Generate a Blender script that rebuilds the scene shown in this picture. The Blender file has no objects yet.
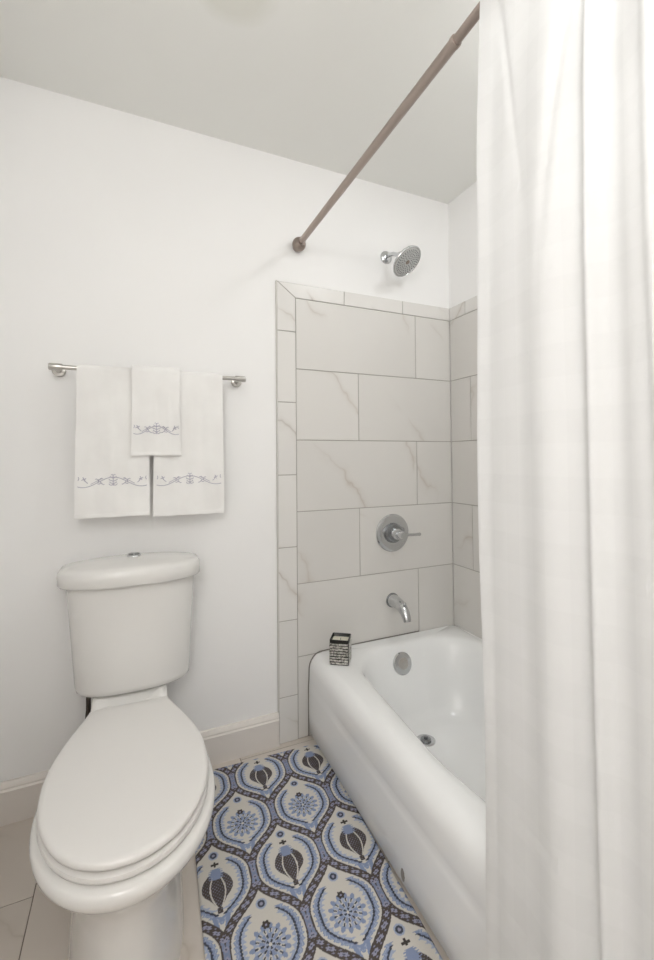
import bpy, bmesh, math, random
import numpy as np
from mathutils import Vector, Matrix
random.seed(7)
C = bpy.context.scene.collection
PI = math.pi

# ------------------------------------------------------------------ helpers
def lin(r, g, b):
    f = lambda c: (c / 255 / 12.92) if c / 255 <= .04045 else ((c / 255 + .055) / 1.055) ** 2.4
    return (f(r), f(g), f(b), 1)

def sstep(a, b, x):
    t = min(1, max(0, (x - a) / (b - a)))
    return t * t * (3 - 2 * t)

def box(bm, x0, x1, y0, y1, z0, z1):
    v = [bm.verts.new(p) for p in ((x0, y0, z0), (x1, y0, z0), (x1, y1, z0), (x0, y1, z0),
                                   (x0, y0, z1), (x1, y0, z1), (x1, y1, z1), (x0, y1, z1))]
    for f in ((3, 2, 1, 0), (4, 5, 6, 7), (0, 1, 5, 4), (1, 2, 6, 5), (2, 3, 7, 6), (3, 0, 4, 7)):
        bm.faces.new([v[i] for i in f])
    return v

def bevel(bm, w, seg=2):
    bmesh.ops.bevel(bm, geom=list(bm.edges), offset=w, segments=seg, profile=.5, affect='EDGES', clamp_overlap=True)

def rings(bm, rs, cap0=True, cap1=True, closed=True):
    vs = [[bm.verts.new(p) for p in r] for r in rs]
    n = len(rs[0])
    for a, b in zip(vs, vs[1:]):
        for i in range(n if closed else n - 1):
            j = (i + 1) % n
            bm.faces.new((a[i], a[j], b[j], b[i]))
    if cap0: bm.faces.new(list(reversed(vs[0])))
    if cap1: bm.faces.new(vs[-1])
    return vs

def frame(axis):
    a = Vector(axis).normalized()
    t = Vector((0, 0, 1)) if abs(a.z) < .9 else Vector((1, 0, 0))
    u = t.cross(a).normalized()
    return a, u, a.cross(u)

def lathe(bm, prof, org, axis, n=40):
    """prof = [(radius, distance along the axis)...]"""
    a, u, w = frame(axis); o = Vector(org)
    rs = [[o + a * h + (u * math.cos(2 * PI * k / n) + w * math.sin(2 * PI * k / n)) * max(r, 1e-5) for k in range(n)] for r, h in prof]
    rings(bm, rs)

def tube(bm, pts, rad, n=12):
    pts = [Vector(p) for p in pts]
    rad = rad if isinstance(rad, (list, tuple)) else [rad] * len(pts)
    rs = []; up = None
    for i, p in enumerate(pts):
        d = (pts[min(i + 1, len(pts) - 1)] - pts[max(i - 1, 0)]).normalized()
        if up is None:
            up = frame(d)[1]
        up = (up - d * up.dot(d)).normalized()
        w = d.cross(up)
        rs.append([p + (up * math.cos(2 * PI * k / n) + w * math.sin(2 * PI * k / n)) * rad[i] for k in range(n)])
    rings(bm, rs)

def obj(name, bm, mat, parent=None, smooth=38, loc=None):
    bmesh.ops.recalc_face_normals(bm, faces=bm.faces)
    me = bpy.data.meshes.new(name); bm.to_mesh(me); bm.free()
    if smooth:
        me.shade_smooth(); me.set_sharp_from_angle(angle=math.radians(smooth))
    if mat: me.materials.append(mat)
    o = bpy.data.objects.new(name, me); C.objects.link(o)
    if parent is not None:
        o.parent = parent
        o.matrix_parent_inverse = Matrix.Translation(-Vector(parent.location))
    return o

def tag(o, label=None, cat=None, group=None, kind=None):
    if label: o['label'] = label
    if cat: o['category'] = cat
    if group: o['group'] = group
    if kind: o['kind'] = kind
    return o

def thing(name, label, cat, loc, group=None):
    o = bpy.data.objects.new(name, None); C.objects.link(o)
    o.location = loc; o.empty_display_size = .05
    return tag(o, label, cat, group)

def B(): return bmesh.new()

# ------------------------------------------------------------------ materials
class N:
    def __init__(s, name):
        s.m = bpy.data.materials.new(name); s.m.use_nodes = True
        s.t = s.m.node_tree; s.b = s.t.nodes['Principled BSDF']; s.out = s.t.nodes['Material Output']
    def n(s, typ, **kw):
        x = s.t.nodes.new(typ)
        for k, v in kw.items():
            if k in x.inputs: x.inputs[k].default_value = v
            else: setattr(x, k, v)
        return x
    def l(s, a, b): s.t.links.new(a, b)
    def noise(s, vec, scale, detail=3, rough=.5, dist=0):
        x = s.n('ShaderNodeTexNoise', Scale=scale, Detail=detail, Roughness=rough, Distortion=dist)
        if vec is not None: s.l(vec, x.inputs['Vector'])
        return x
    def ramp(s, fac, stops):
        r = s.n('ShaderNodeValToRGB'); e = r.color_ramp.elements
        while len(e) < len(stops): e.new(.5)
        for q, (p, c) in zip(e, stops): q.position = p; q.color = c
        s.l(fac, r.inputs['Fac']); return r
    def math(s, op, a, b=None, c=None):
        x = s.n('ShaderNodeMath', operation=op)
        for i, v in enumerate((a, b, c)):
            if v is None: continue
            if isinstance(v, (int, float)): x.inputs[i].default_value = v
            else: s.l(v, x.inputs[i])
        return x.outputs[0]
    def mix(s, fac, a, b):
        x = s.n('ShaderNodeMix', data_type='RGBA')
        for sock, v in ((x.inputs[0], fac), (x.inputs[6], a), (x.inputs[7], b)):
            if isinstance(v, (int, float, tuple)): sock.default_value = v
            else: s.l(v, sock)
        return x.outputs[2]
    def bump(s, h, strength, dist=.001):
        x = s.n('ShaderNodeBump', Strength=strength, Distance=dist)
        s.l(h, x.inputs['Height']); s.l(x.outputs[0], s.b.inputs['Normal'])
    def obj(s): return s.n('ShaderNodeTexCoord').outputs['Object']

def plain(name, col, rough=.5, metal=0, spec=.5, coat=0, nscale=0, nstr=.1):
    a = N(name)
    a.b.inputs['Base Color'].default_value = col
    a.b.inputs['Roughness'].default_value = rough
    a.b.inputs['Metallic'].default_value = metal
    a.b.inputs['Specular IOR Level'].default_value = spec
    a.b.inputs['Coat Weight'].default_value = coat
    a.b.inputs['Coat Roughness'].default_value = .06
    if nscale:
        a.bump(a.noise(a.obj(), nscale, 4).outputs[0], nstr)
    return a.m

def mat_wall(name, col):
    a = N(name); v = a.obj()
    n1 = a.noise(v, 1.7, 3)
    c = a.ramp(n1.outputs[0], [(.3, tuple(x * .975 for x in col[:3]) + (1,)), (.7, col)])
    a.l(c.outputs[0], a.b.inputs['Base Color']); a.b.inputs['Roughness'].default_value = .62
    a.bump(a.noise(v, 160, 3).outputs[0], .06)
    return a.m

def mat_marble(name, base, vein, vein2, rough, vscale=2.6, amount=1.0):
    a = N(name); v0 = a.obj()
    att = a.n('ShaderNodeAttribute', attribute_name='tile')
    va = a.n('ShaderNodeVectorMath', operation='MULTIPLY_ADD')
    a.l(att.outputs['Vector'], va.inputs[0]); va.inputs[1].default_value = (37, 53, 29); a.l(v0, va.inputs[2])
    v = va.outputs[0]
    wob = a.noise(v, 2.6, 4, .5)
    wv = a.n('ShaderNodeVectorMath', operation='MULTIPLY_ADD')
    a.l(wob.outputs['Color'], wv.inputs[0]); wv.inputs[1].default_value = (.40, .40, .40); a.l(v, wv.inputs[2])
    dt = a.n('ShaderNodeVectorMath', operation='DOT_PRODUCT'); a.l(wv.outputs[0], dt.inputs[0]); dt.inputs[1].default_value = (.80, .58, .60)
    fr = a.math('FRACT', a.math('MULTIPLY', dt.outputs['Value'], vscale))
    d = a.math('ABSOLUTE', a.math('SUBTRACT', fr, .5))
    line = a.ramp(d, [(0, (1, 1, 1, 1)), (.010, (.5, .5, .5, 1)), (.035, (.16, .16, .16, 1)), (.10, (0, 0, 0, 1))])
    msk = a.ramp(a.noise(v, 3.0, 2).outputs[0], [(.46, (0, 0, 0, 1)), (.62, (1, 1, 1, 1))])
    cloud = a.ramp(a.noise(wv.outputs[0], 1.4, 3).outputs[0], [(.35, (0, 0, 0, 1)), (.75, (1, 1, 1, 1))])
    dk = tuple(x * .93 for x in base[:3]) + (1,)
    c0 = a.mix(a.math('MULTIPLY', cloud.outputs[0], .9), base, dk)
    # a slight difference from tile to tile
    sep = a.n('ShaderNodeSeparateXYZ'); a.l(att.outputs['Vector'], sep.inputs[0])
    c0 = a.mix(a.math('MULTIPLY', sep.outputs[0], .5), c0, tuple(x * .9 for x in base[:3]) + (1,))
    vc = a.mix(a.noise(v, 2.2, 1).outputs[0], vein, vein2)
    f = a.math('MULTIPLY', a.math('MULTIPLY', line.outputs[0], msk.outputs[0]), amount)
    a.l(a.mix(f, c0, vc), a.b.inputs['Base Color'])
    a.b.inputs['Roughness'].default_value = rough
    return a.m

M = {}
M['wall'] = mat_wall('white_wall_paint', (.872, .868, .862, 1))
M['ceil'] = None
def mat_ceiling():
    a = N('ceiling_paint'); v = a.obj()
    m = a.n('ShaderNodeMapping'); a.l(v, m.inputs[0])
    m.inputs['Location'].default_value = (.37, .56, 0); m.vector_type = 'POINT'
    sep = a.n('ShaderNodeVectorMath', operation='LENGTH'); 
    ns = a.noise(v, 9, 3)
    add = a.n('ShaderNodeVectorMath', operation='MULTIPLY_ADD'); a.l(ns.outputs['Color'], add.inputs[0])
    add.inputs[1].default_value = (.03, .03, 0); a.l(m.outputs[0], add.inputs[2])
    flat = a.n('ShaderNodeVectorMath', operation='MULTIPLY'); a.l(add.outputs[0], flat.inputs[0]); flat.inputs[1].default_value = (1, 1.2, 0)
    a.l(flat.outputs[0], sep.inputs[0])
    r = a.ramp(sep.outputs['Value'], [(.07, (1, 1, 1, 1)), (.125, (0, 0, 0, 1))])   # a faint darker, yellower round patch
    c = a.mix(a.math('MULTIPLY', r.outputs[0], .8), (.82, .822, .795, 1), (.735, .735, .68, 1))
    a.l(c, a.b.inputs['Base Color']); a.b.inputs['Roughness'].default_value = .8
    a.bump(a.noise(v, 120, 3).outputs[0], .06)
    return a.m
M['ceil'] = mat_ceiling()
M['tile'] = mat_marble('wall_tile_marble', (.70, .684, .657, 1), lin(168, 140, 108), lin(150, 142, 136), .24, 2.6, .42)
M['border'] = mat_marble('border_tile_marble', (.75, .735, .71, 1), lin(168, 145, 118), lin(140, 132, 126), .24, 3.4, .55)
M['floor'] = mat_marble('floor_tile_marble', (.63, .575, .52, 1), lin(150, 132, 112), lin(200, 196, 188), .3, 2.4, .6)
M['grout'] = plain('grey_grout', lin(160, 156, 150), .9, nscale=200)
M['edge'] = plain('pale_edge_grout', lin(205, 203, 198), .8, nscale=200)
M['sealant'] = plain('grey_sealant', lin(128, 124, 118), .7, nscale=200)
M['floor_grout'] = plain('floor_grout', lin(128, 120, 110), .9, nscale=200)
M['trim'] = plain('baseboard_paint', (.74, .70, .66, 1), .4, nscale=30, nstr=.03)
M['ceramic'] = plain('white_vitreous_china', (.745, .735, .715, 1), .12, coat=.3, nscale=6, nstr=.02)
M['seat'] = plain('white_seat_plastic', (.75, .735, .715, 1), .28, nscale=4, nstr=.02)
M['enamel'] = plain('white_enamel', (.86, .868, .868, 1), .16, coat=.4, nscale=5, nstr=.03)
M['chrome'] = plain('chrome', (.62, .63, .64, 1), .13, 1, nscale=3, nstr=.01)
M['satin'] = plain('satin_nickel', (.60, .58, .55, 1), .28, 1, nscale=80, nstr=.02)
M['dark_chrome'] = plain('darker_chrome', (.30, .31, .32, 1), .25, 1, nscale=3, nstr=.01)  # darker, rougher chrome for plug, button halves and collars
M['rod'] = plain('oil_rubbed_bronze', lin(168, 155, 147), .36, .8, nscale=60, nstr=.03)
M['rod_dark'] = plain('dark_bronze', lin(152, 140, 132), .34, .85, nscale=60, nstr=.03)
M['rubber'] = plain('grey_rubber_nozzle', lin(112, 116, 118), .6, nscale=90)
M['headface'] = plain('grey_shower_face', lin(205, 206, 206), .35, .4, nscale=40, nstr=.02)
M['hose'] = plain('dark_braided_hose', lin(70, 62, 56), .45, .4, nscale=300, nstr=.4)
M['black'] = plain('black_lacquer', lin(24, 25, 22), .25, nscale=50, nstr=.03)
M['wax'] = plain('cream_wax', lin(214, 212, 196), .5, nscale=20, nstr=.05)
M['wick'] = plain('black_wick', lin(40, 36, 30), .9, nscale=300)
M['thread'] = plain('grey_lilac_thread', lin(180, 178, 190), .8, nscale=400)
M['chip'] = plain('rusted_chip', lin(135, 130, 125), .7, nscale=150)

def mat_towel():
    a = N('white_cotton_terry'); v = a.obj()
    n1 = a.noise(v, 9, 3)
    c = a.ramp(n1.outputs[0], [(.3, (.80, .79, .775, 1)), (.7, (.85, .845, .83, 1))])
    a.l(c.outputs[0], a.b.inputs['Base Color']); a.b.inputs['Roughness'].default_value = .95
    a.b.inputs['Sheen Weight'].default_value = .15
    a.b.inputs['Specular IOR Level'].default_value = .1
    a.bump(a.noise(v, 600, 2).outputs[0], .35, .0015)
    return a.m
M['towel'] = mat_towel()

def mat_mosaic():
    a = N('silver_mosaic_strips'); v = a.obj()
    mp = a.n('ShaderNodeMapping'); a.l(v, mp.inputs[0]); mp.inputs['Scale'].default_value = (60, 60, 0)
    n1 = a.noise(v, 120, 2)
    c = a.ramp(n1.outputs[0], [(.35, lin(120, 118, 112)), (.5, lin(198, 196, 190)), (.65, lin(225, 224, 220))])
    a.l(c.outputs[0], a.b.inputs['Base Color']); a.b.inputs['Roughness'].default_value = .3; a.b.inputs['Metallic'].default_value = .5
    return a.m
M['mosaic'] = mat_mosaic()

def mat_curtain():
    a = N('sheer_white_curtain_fabric'); v = a.obj()
    sep = a.n('ShaderNodeSeparateXYZ'); a.l(v, sep.inputs[0])
    # woven window-pane blocks: the weave is a little denser in alternate bands
    def bands(sock, period, duty):
        f = a.math('FRACT', a.math('DIVIDE', sock, period))
        return a.ramp(f, [(0, (0, 0, 0, 1)), (.02, (1, 1, 1, 1)), (duty, (1, 1, 1, 1)), (duty + .02, (0, 0, 0, 1))]).outputs[0]
    by = bands(sep.outputs[1], .062, .55); bz = bands(sep.outputs[2], .105, .5)
    pl = a.math('MULTIPLY', a.math('ADD', by, bz), .5)
    col = a.mix(pl, (.748, .75, .748, 1), (.760, .762, .760, 1))
    dif = a.n('ShaderNodeBsdfDiffuse'); tr = a.n('ShaderNodeBsdfTranslucent'); tp = a.n('ShaderNodeBsdfTransparent')
    a.l(col, dif.inputs[0]); a.l(col, tr.inputs[0])
    m1 = a.n('ShaderNodeMixShader'); m1.inputs[0].default_value = .24
    a.l(dif.outputs[0], m1.inputs[1]); a.l(tr.outputs[0], m1.inputs[2])
    m2 = a.n('ShaderNodeMixShader')
    a.l(a.math('MULTIPLY_ADD', pl, -.02, .07), m2.inputs[0])
    a.l(m1.outputs[0], m2.inputs[1]); a.l(tp.outputs[0], m2.inputs[2])
    a.l(m2.outputs[0], a.out.inputs['Surface'])
    bp = a.n('ShaderNodeBump', Strength=.15, Distance=.001)
    a.l(a.noise(v, 350, 2).outputs[0], bp.inputs['Height'])
    a.l(bp.outputs[0], dif.inputs['Normal'])
    return a.m
M['curtain'] = mat_curtain()

def mat_rug():
    a = N('printed_rug_pile')
    att = a.n('ShaderNodeAttribute', attribute_name='print')
    v = a.obj(); n1 = a.noise(v, 420, 2)
    c = a.mix(a.math('MULTIPLY', n1.outputs[0], .18), att.outputs['Color'], (.33, .32, .32, 1))
    a.l(c, a.b.inputs['Base Color']); a.b.inputs['Roughness'].default_value = .95
    a.b.inputs['Specular IOR Level'].default_value = .1
    a.bump(a.noise(v, 500, 2).outputs[0], .4, .0015)
    return a.m
M['rug'] = mat_rug()
M['rug_back'] = plain('rug_edge_binding', lin(196, 194, 188), .9, nscale=300)

# ------------------------------------------------------------------ the room
XL, XR, YB, YF, ZC = -1.058, .843, .010, -2.62, 2.495
def struct(name, bm, mat, smooth=None, kind='structure'):
    o = obj(name, bm, mat, None, smooth); o['kind'] = kind; return o

bm = B(); box(bm, XL - .1, XR + .1, YB, YB + .1, -.1, ZC + .1); struct('wall_back', bm, M['wall'])
bm = B(); box(bm, XR, XR + .1, YF, YB, -.1, ZC + .1); struct('wall_right', bm, M['wall'])
bm = B(); box(bm, XL - .1, XL, YF, YB, -.1, ZC + .1); struct('wall_left', bm, M['wall'])
bm = B(); box(bm, XL - .1, XR + .1, YF - .1, YF, -.1, ZC + .1); struct('wall_front', bm, M['wall'])
bm = B(); box(bm, -.02, XR, -1.65, -1.535, 0, ZC); struct('wall_partition', bm, M['wall'])
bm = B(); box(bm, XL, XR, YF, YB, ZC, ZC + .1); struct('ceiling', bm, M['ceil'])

def set_tile_attr(o, vals):
    at = o.data.attributes.new('tile', 'FLOAT_VECTOR', 'FACE')
    at.data.foreach_set('vector', np.array(vals, dtype=np.float32).ravel())

def tiles(name, rects, place, mat, thick=.009, gap=.0034, kind='structure', parent=None, bev=.0007):
    """rects (u0,u1,v0,v1) or quads; place(u,v,d) puts a point, d = height off the wall"""
    bm = B(); vals = []
    for r in rects:
        if isinstance(r[0], tuple): q = list(r)
        else:
            u0, u1, v0, v1 = r; q = [(u0, v0), (u1, v0), (u1, v1), (u0, v1)]
        cu = sum(p[0] for p in q) / 4; cv = sum(p[1] for p in q) / 4
        # inset every edge by half a joint
        n = len(q); ins = []
        area = sum(q[i][0] * q[(i + 1) % n][1] - q[(i + 1) % n][0] * q[i][1] for i in range(n))
        sg = 1 if area > 0 else -1
        ln = []
        for i in range(n):
            (ax, ay), (bx, by) = q[i], q[(i + 1) % n]
            dx, dy = bx - ax, by - ay; L = math.hypot(dx, dy); nx, ny = -dy / L * sg, dx / L * sg
            ln.append((ax + nx * gap / 2, ay + ny * gap / 2, dx, dy))
        def isec(l1, l2):
            x1, y1, dx1, dy1 = l1; x2, y2, dx2, dy2 = l2
            den = dx1 * dy2 - dy1 * dx2
            t = ((x2 - x1) * dy2 - (y2 - y1) * dx2) / den
            return (x1 + dx1 * t, y1 + dy1 * t)
        ins = [isec(ln[i - 1], ln[i]) for i in range(n)]
        mid = (sum(p[0] for p in ins) / n, sum(p[1] for p in ins) / n)
        top = []
        for p in ins:
            dx, dy = mid[0] - p[0], mid[1] - p[1]; L = math.hypot(dx, dy)
            top.append((p[0] + (bev if dx > 0 else -bev), p[1] + (bev if dy > 0 else -bev)))
        v0_ = [bm.verts.new(place(*p, 0)) for p in ins]
        v1_ = [bm.verts.new(place(*p, thick - bev)) for p in ins]
        v2_ = [bm.verts.new(place(*p, thick)) for p in top]
        rv = (random.random(), random.random(), random.random())
        for a, b in ((v0_, v1_), (v1_, v2_)):
            for i in range(n):
                j = (i + 1) % n; bm.faces.new((a[i], a[j], b[j], b[i])); vals.append(rv)
        bm.faces.new(v2_); vals.append(rv)
    o = obj(name, bm, mat, parent, None)
    set_tile_attr(o, vals)
    if kind: o['kind'] = kind
    return o

TZ = 1.8825; TH = .3078
rowz = [TZ - i * TH for i in range(7)]
# --- shower wall behind the taps
def on_back(u, v, d): return (u, YB - .001 - d, v)
def on_right(u, v, d): return (XR - .001 - d, u, v)
rec = []
for i in range(6):
    z1, z0 = rowz[i], rowz[i + 1]
    j = .6224 if i % 2 == 0 else .304
    if i == 5: z0 = .001
    rec += [(0, j, z0, z1), (j, .834, z0, z1)]
bm = B(); box(bm, -.0002, .834, YB - .0075, YB - .0004, 0, 1.946)
back_field = struct('wall_shower_back', bm, M['grout'])
tiles('tile_field', rec, on_back, M['tile'], parent=back_field, kind=None)
# --- shower wall along the tub
rec = []
for i in range(6):
    z1, z0 = rowz[i], rowz[i + 1]
    js = [-.143, -.755, -1.365] if i % 2 else [-.455, -1.068]
    e = [0] + js + [-1.53]
    if i == 5: z0 = .001
    rec += [(b, a, z0, z1) for a, b in zip(e, e[1:])]
bm = B(); box(bm, XR - .0075, XR - .0004, -1.53, 0, 0, 1.946)
right_field = struct('wall_shower_right', bm, M['grout'])
tiles('tile_field', rec, on_right, M['tile'], parent=right_field, kind=None)
# --- border of narrow tiles: upright on the left, flat along the top
bm = B(); box(bm, -.0862, -.0004, YB - .0085, YB - .0004, 0, 1.946)
edge = struct('trim_1', bm, M['grout'])
bm = B(); box(bm, -.0872, -.0830, YB - .0105, YB - .0004, 0, 1.9475); obj('edge_bead', bm, M['edge'], edge, None)
jz = [1.734, 1.428, 1.118, .811, .504, .188]
rec = [((-.084, jz[0]), (0, jz[0]), (0, TZ), (-.084, 1.946))]
zz = jz + [0.0]
rec += [(-.084, 0, b, a) for a, b in zip(zz, zz[1:])]
tiles('border_tile', rec, on_back, M['border'], thick=.0100, parent=edge, kind=None)
bm = B(); box(bm, -.03, .82, YB - .0080, YB - .0076, TZ - .0002, 1.946); top_edge = struct('trim_2', bm, M['grout'])
rec = [((-.084, 1.946), (0, TZ), (.2345, TZ), (.2345, 1.946)), (.2345, .5495, TZ, 1.948), (.5495, .834, TZ, 1.948)]
tiles('border_tile', rec, on_back, M['border'], thick=.0100, parent=top_edge, kind=None)
rec = [(-.115, 0, TZ, 1.948), (-.43, -.115, TZ, 1.948), (-.74, -.43, TZ, 1.948), (-1.05, -.74, TZ, 1.948), (-1.36, -1.05, TZ, 1.948), (-1.53, -1.36, TZ, 1.948)]
tiles('border_tile', rec, on_right, M['border'], thick=.0100, parent=top_edge, kind=None)

# --- floor
bm = B(); box(bm, XL, XR, YF, YB, -.1, -.0016); fl = struct('floor', bm, M['floor_grout'])
rec = []
W = .3185; L = .613
x = -.888 - W
k = 0
while x < XR:
    y = -.325 + (0 if k % 2 == 0 else .30) + 3 * L
    while y > YF:
        u0, u1 = max(x, XL), min(x + W, XR); v0, v1 = max(y - L, YF), min(y, YB)
        if u1 - u0 > .01 and v1 - v0 > .01: rec.append((u0, u1, v0, v1))
        y -= L
    x += W; k += 1
tiles('floor_tile', rec, lambda u, v, d: (u, v, -.008 + d), M['floor'], thick=.008, gap=.003, parent=fl, kind=None, bev=.0006)

# --- baseboards
def base_profile(h=.13, t=.022):
    return [(0, 0), (t, 0), (t, h - .024), (t - .004, h - .019), (t - .004, h - .014), (t - .008, h - .006), (t - .012, h), (0, h)]
def baseboard(name, p0, p1, nrm):
    bm = B(); p0 = Vector(p0); p1 = Vector(p1); nv = Vector(nrm)
    rs = [[p + nv * d + Vector((0, 0, z)) for d, z in base_profile()] for p in (p0, p1)]
    rings(bm, rs); return struct(name, bm, M['trim'], 20)
baseboard('baseboard_back', (XL + .0225, YB - .0004, 0.0003), (-.0868, YB - .0004, .0003), (0, -1, 0))
baseboard('baseboard_left', (XL + .0004, YB - .0004, 0.0003), (XL + .0004, YF + .001, .0003), (1, 0, 0))

# ------------------------------------------------------------------ bathtub
def rrect(x0, x1, y0, y1, r, z, ns=36, nc=10, bow=0, fx=None):
    """rounded rectangle, counter-clockwise, always the same number of points"""
    r = min(r, (x1 - x0) / 2 - .001, (y1 - y0) / 2 - .001)
    pts = []
    def corner(cx, cy, a0):
        for k in range(nc): 
            a = a0 + PI / 2 * k / (nc - 1); pts.append([cx + r * math.cos(a), cy + r * math.sin(a)])
    def side(p, q):
        for k in range(1, ns): 
            t = k / ns; pts.append([p[0] + (q[0] - p[0]) * t, p[1] + (q[1] - p[1]) * t])
    corner(x1 - r, y1 - r, 0); side((x1 - r, y1), (x0 + r, y1))
    corner(x0 + r, y1 - r, PI / 2); side((x0, y1 - r), (x0, y0 + r))
    corner(x0 + r, y0 + r, PI); side((x0 + r, y0), (x1 - r, y0))
    corner(x1 - r, y0 + r, 1.5 * PI); side((x1, y0 + r), (x1, y1 - r))
    out = []
    for px, py in pts:
        if bow:
            b = bow * (max(0, min(1, (py + .80) / .52)) + max(0, min(1, (-1.52 - py + .80) / .52)))
            px += b * max(0, min(1, (x1 - px) / (x1 - x0)))
        if fx: px = fx(px, py)
        out.append((px, py, z))
    return out

TX1, TY0, TY1 = .8325, -1.5335, -.0015
tub = thing('bathtub', 'white enamelled alcove bathtub with a rolled rim and solid apron', 'bathtub', (.44, -.77, 0))
bm = B()
def panel(px, py):
    if px < .2: px += .011 * sstep(-.255, -.285, py) if False else .0
    return px
def sk(px, py):      # the front of the tub stands a little out of square
    return px + .018 * py * max(0, min(1, (TX1 - px) / .78))
rs = [rrect(.42, .60, -1.20, -.36, .07, .046), rrect(.29, .68, -1.30, -.25, .13, .047), rrect(.255, .705, -1.34, -.205, .15, .058),
      rrect(.235, .725, -1.38, -.172, .17, .09), rrect(.212, .745, -1.42, -.142, .19, .17), rrect(.176, .765, -1.447, -.112, .20, .27, bow=.020),
      rrect(.152, .775, -1.458, -.096, .205, .318, bow=.036), rrect(.139, .782, -1.463, -.087, .205, .337, bow=.042),
      rrect(.128, .788, -1.469, -.080, .205, .3455, bow=.046), rrect(.116, .796, -1.478, -.070, .205, .3495, bow=.046), rrect(.106, .806, -1.49, -.055, .18, .350, bow=.034),
      rrect(.098, TX1 - .002, TY0 + .002, TY1 - .002, .03, .349, fx=sk), rrect(.084, TX1, TY0, TY1, .006, .3435, fx=sk),
      rrect(.072, TX1, TY0, TY1, .006, .334, fx=sk), rrect(.062, TX1, TY0, TY1, .006, .321, fx=sk), rrect(.0550, TX1, TY0, TY1, .006, .306, fx=sk),
      rrect(.0515, TX1, TY0, TY1, .006, .288, fx=sk)]
def pan(depth):
    def f(px, py):
        if px > .3: return px
        k = max(0, min(1, (-.255 - py) / .035)) * max(0, min(1, (py + 1.30) / .035))
        return sk(px, py) + depth * k
    return f
rs += [rrect(.0500, TX1, TY0, TY1, .006, .240, fx=sk), rrect(.0495, TX1, TY0, TY1, .006, .228, fx=pan(.0028)),
       rrect(.0480, TX1, TY0, TY1, .006, .210, fx=pan(.0005)), rrect(.0475, TX1, TY0, TY1, .006, .195, fx=sk),
       rrect(.0475, TX1, TY0, TY1, .006, .10, fx=sk), rrect(.0480, TX1, TY0, TY1, .006, .024, fx=sk), rrect(.052, TX1, TY0, TY1, .006, .018, fx=sk),
       rrect(.080, TX1, TY0, TY1, .006, .015, fx=sk), rrect(.080, TX1, TY0, TY1, .006, .0005, fx=sk)]
rings(bm, rs)
obj('tub_shell', bm, M['enamel'], tub, 50)
# dark sealant where the tub meets the tiled end wall
sl_ = [(.0478, .004), (.0475, .10), (.0478, .21), (.0500, .240), (.0515, .288), (.0550, .306), (.062, .321), (.072, .334), (.084, .3435), (.100, .349), (.14, .3505), (.30, .3505), (.62, .3505)]
bm = B(); tube(bm, [(x_ - .0008, -.0016, z_ + .0006) for x_, z_ in sl_], .0024, 8)
so_ = obj('sealant_line', bm, M['sealant'], tub, 60); so_['label'] = 'thin grey sealant line along the tiled wall'
# overflow plate on the sloping end wall of the basin
nrm = Vector((0, -.96, .28)).normalized(); oc = Vector((.450, -.1115, .276))
bm = B(); lathe(bm, [(.0005, -.004), (.044, -.004), (.047, 0), (.047, .004), (.043, .008), (.030, .0095), (.0005, .0105)], oc, nrm, 48)
ov = obj('overflow_plate', bm, M['chrome'], tub, 30); ov['label'] = 'round chrome overflow plate'
bm = B(); lathe(bm, [(.024, .009), (.024, .0125), (.020, .0135), (.0005, .0135)], oc, nrm, 40)
lathe(bm, [(.010, .0130), (.010, .0155), (.006, .0165), (.0005, .0165)], oc + Vector((.0, 0, .004)), nrm, 20)
obj('overflow_screw', bm, M['satin'], ov, 30)
bm = B(); lathe(bm, [(.0005, .0), (.038, .0), (.038, .003), (.033, .0055), (.026, .0045), (.0005, .0045)], (.440, -.292, .0455), (0, 0, 1), 40)
dr = obj('drain', bm, M['chrome'], tub, 30); dr['label'] = 'round chrome drain'
bm = B(); lathe(bm, [(.021, .004), (.021, .0085), (.017, .0105), (.007, .011), (.007, .018), (.0005, .019)], (.440, -.292, .0455), (0, 0, 1), 32)
obj('drain_plug', bm, M['dark_chrome'], dr, 30)
bm = B(); a, u, w = frame((-1, 0, 0)); 
rs = []
for s, h in ((1.0, -.001), (1.0, .0006), (.8, .0011), (.2, .0006)):
    rs.append([(.0345 - h, -.733 + math.cos(2 * PI * k / 18) * .009 * s * (1 + .12 * math.sin(3 * k)), .047 + math.sin(2 * PI * k / 18) * .017 * s) for k in range(18)])
rings(bm, rs); ch = obj('enamel_chip', bm, M['chip'], tub, 30); ch['label'] = 'small dark chip in the white apron'

# ------------------------------------------------------------------ toilet
TXC = -.650
to = thing('toilet', 'white two-piece toilet with closed lid standing against the wall', 'toilet', (TXC, -.45, 0))
def egg(hw, ym, yf, yb, wb, z, xc=TXC, ns=26, nf=22, ex=2.08, zf=None, ys=-.20, pw=1.15):
    right = []
    for k in range(ns):
        y_ = yb + (ym - yb) * k / ns
        t = max(0, (y_ - ys) / (ym - ys)) if ys is not None else k / ns
        right.append((wb + (hw - wb) * math.sin(PI / 2 * t) ** pw, y_))
    for k in range(nf):
        a = PI / 2 * k / nf
        right.append((hw * math.cos(a) ** (2 / ex), ym + (yf - ym) * math.sin(a) ** (2 / ex)))
    right.append((0, yf))
    pts = [(xc + x_, y_) for x_, y_ in right] + [(xc - x_, y_) for x_, y_ in reversed(right[:-1])]
    return [(px, py, z + (zf(py) if zf else 0)) for px, py in pts]
deck = lambda k: (lambda y: k * sstep(-.225, -.185, y))
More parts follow.
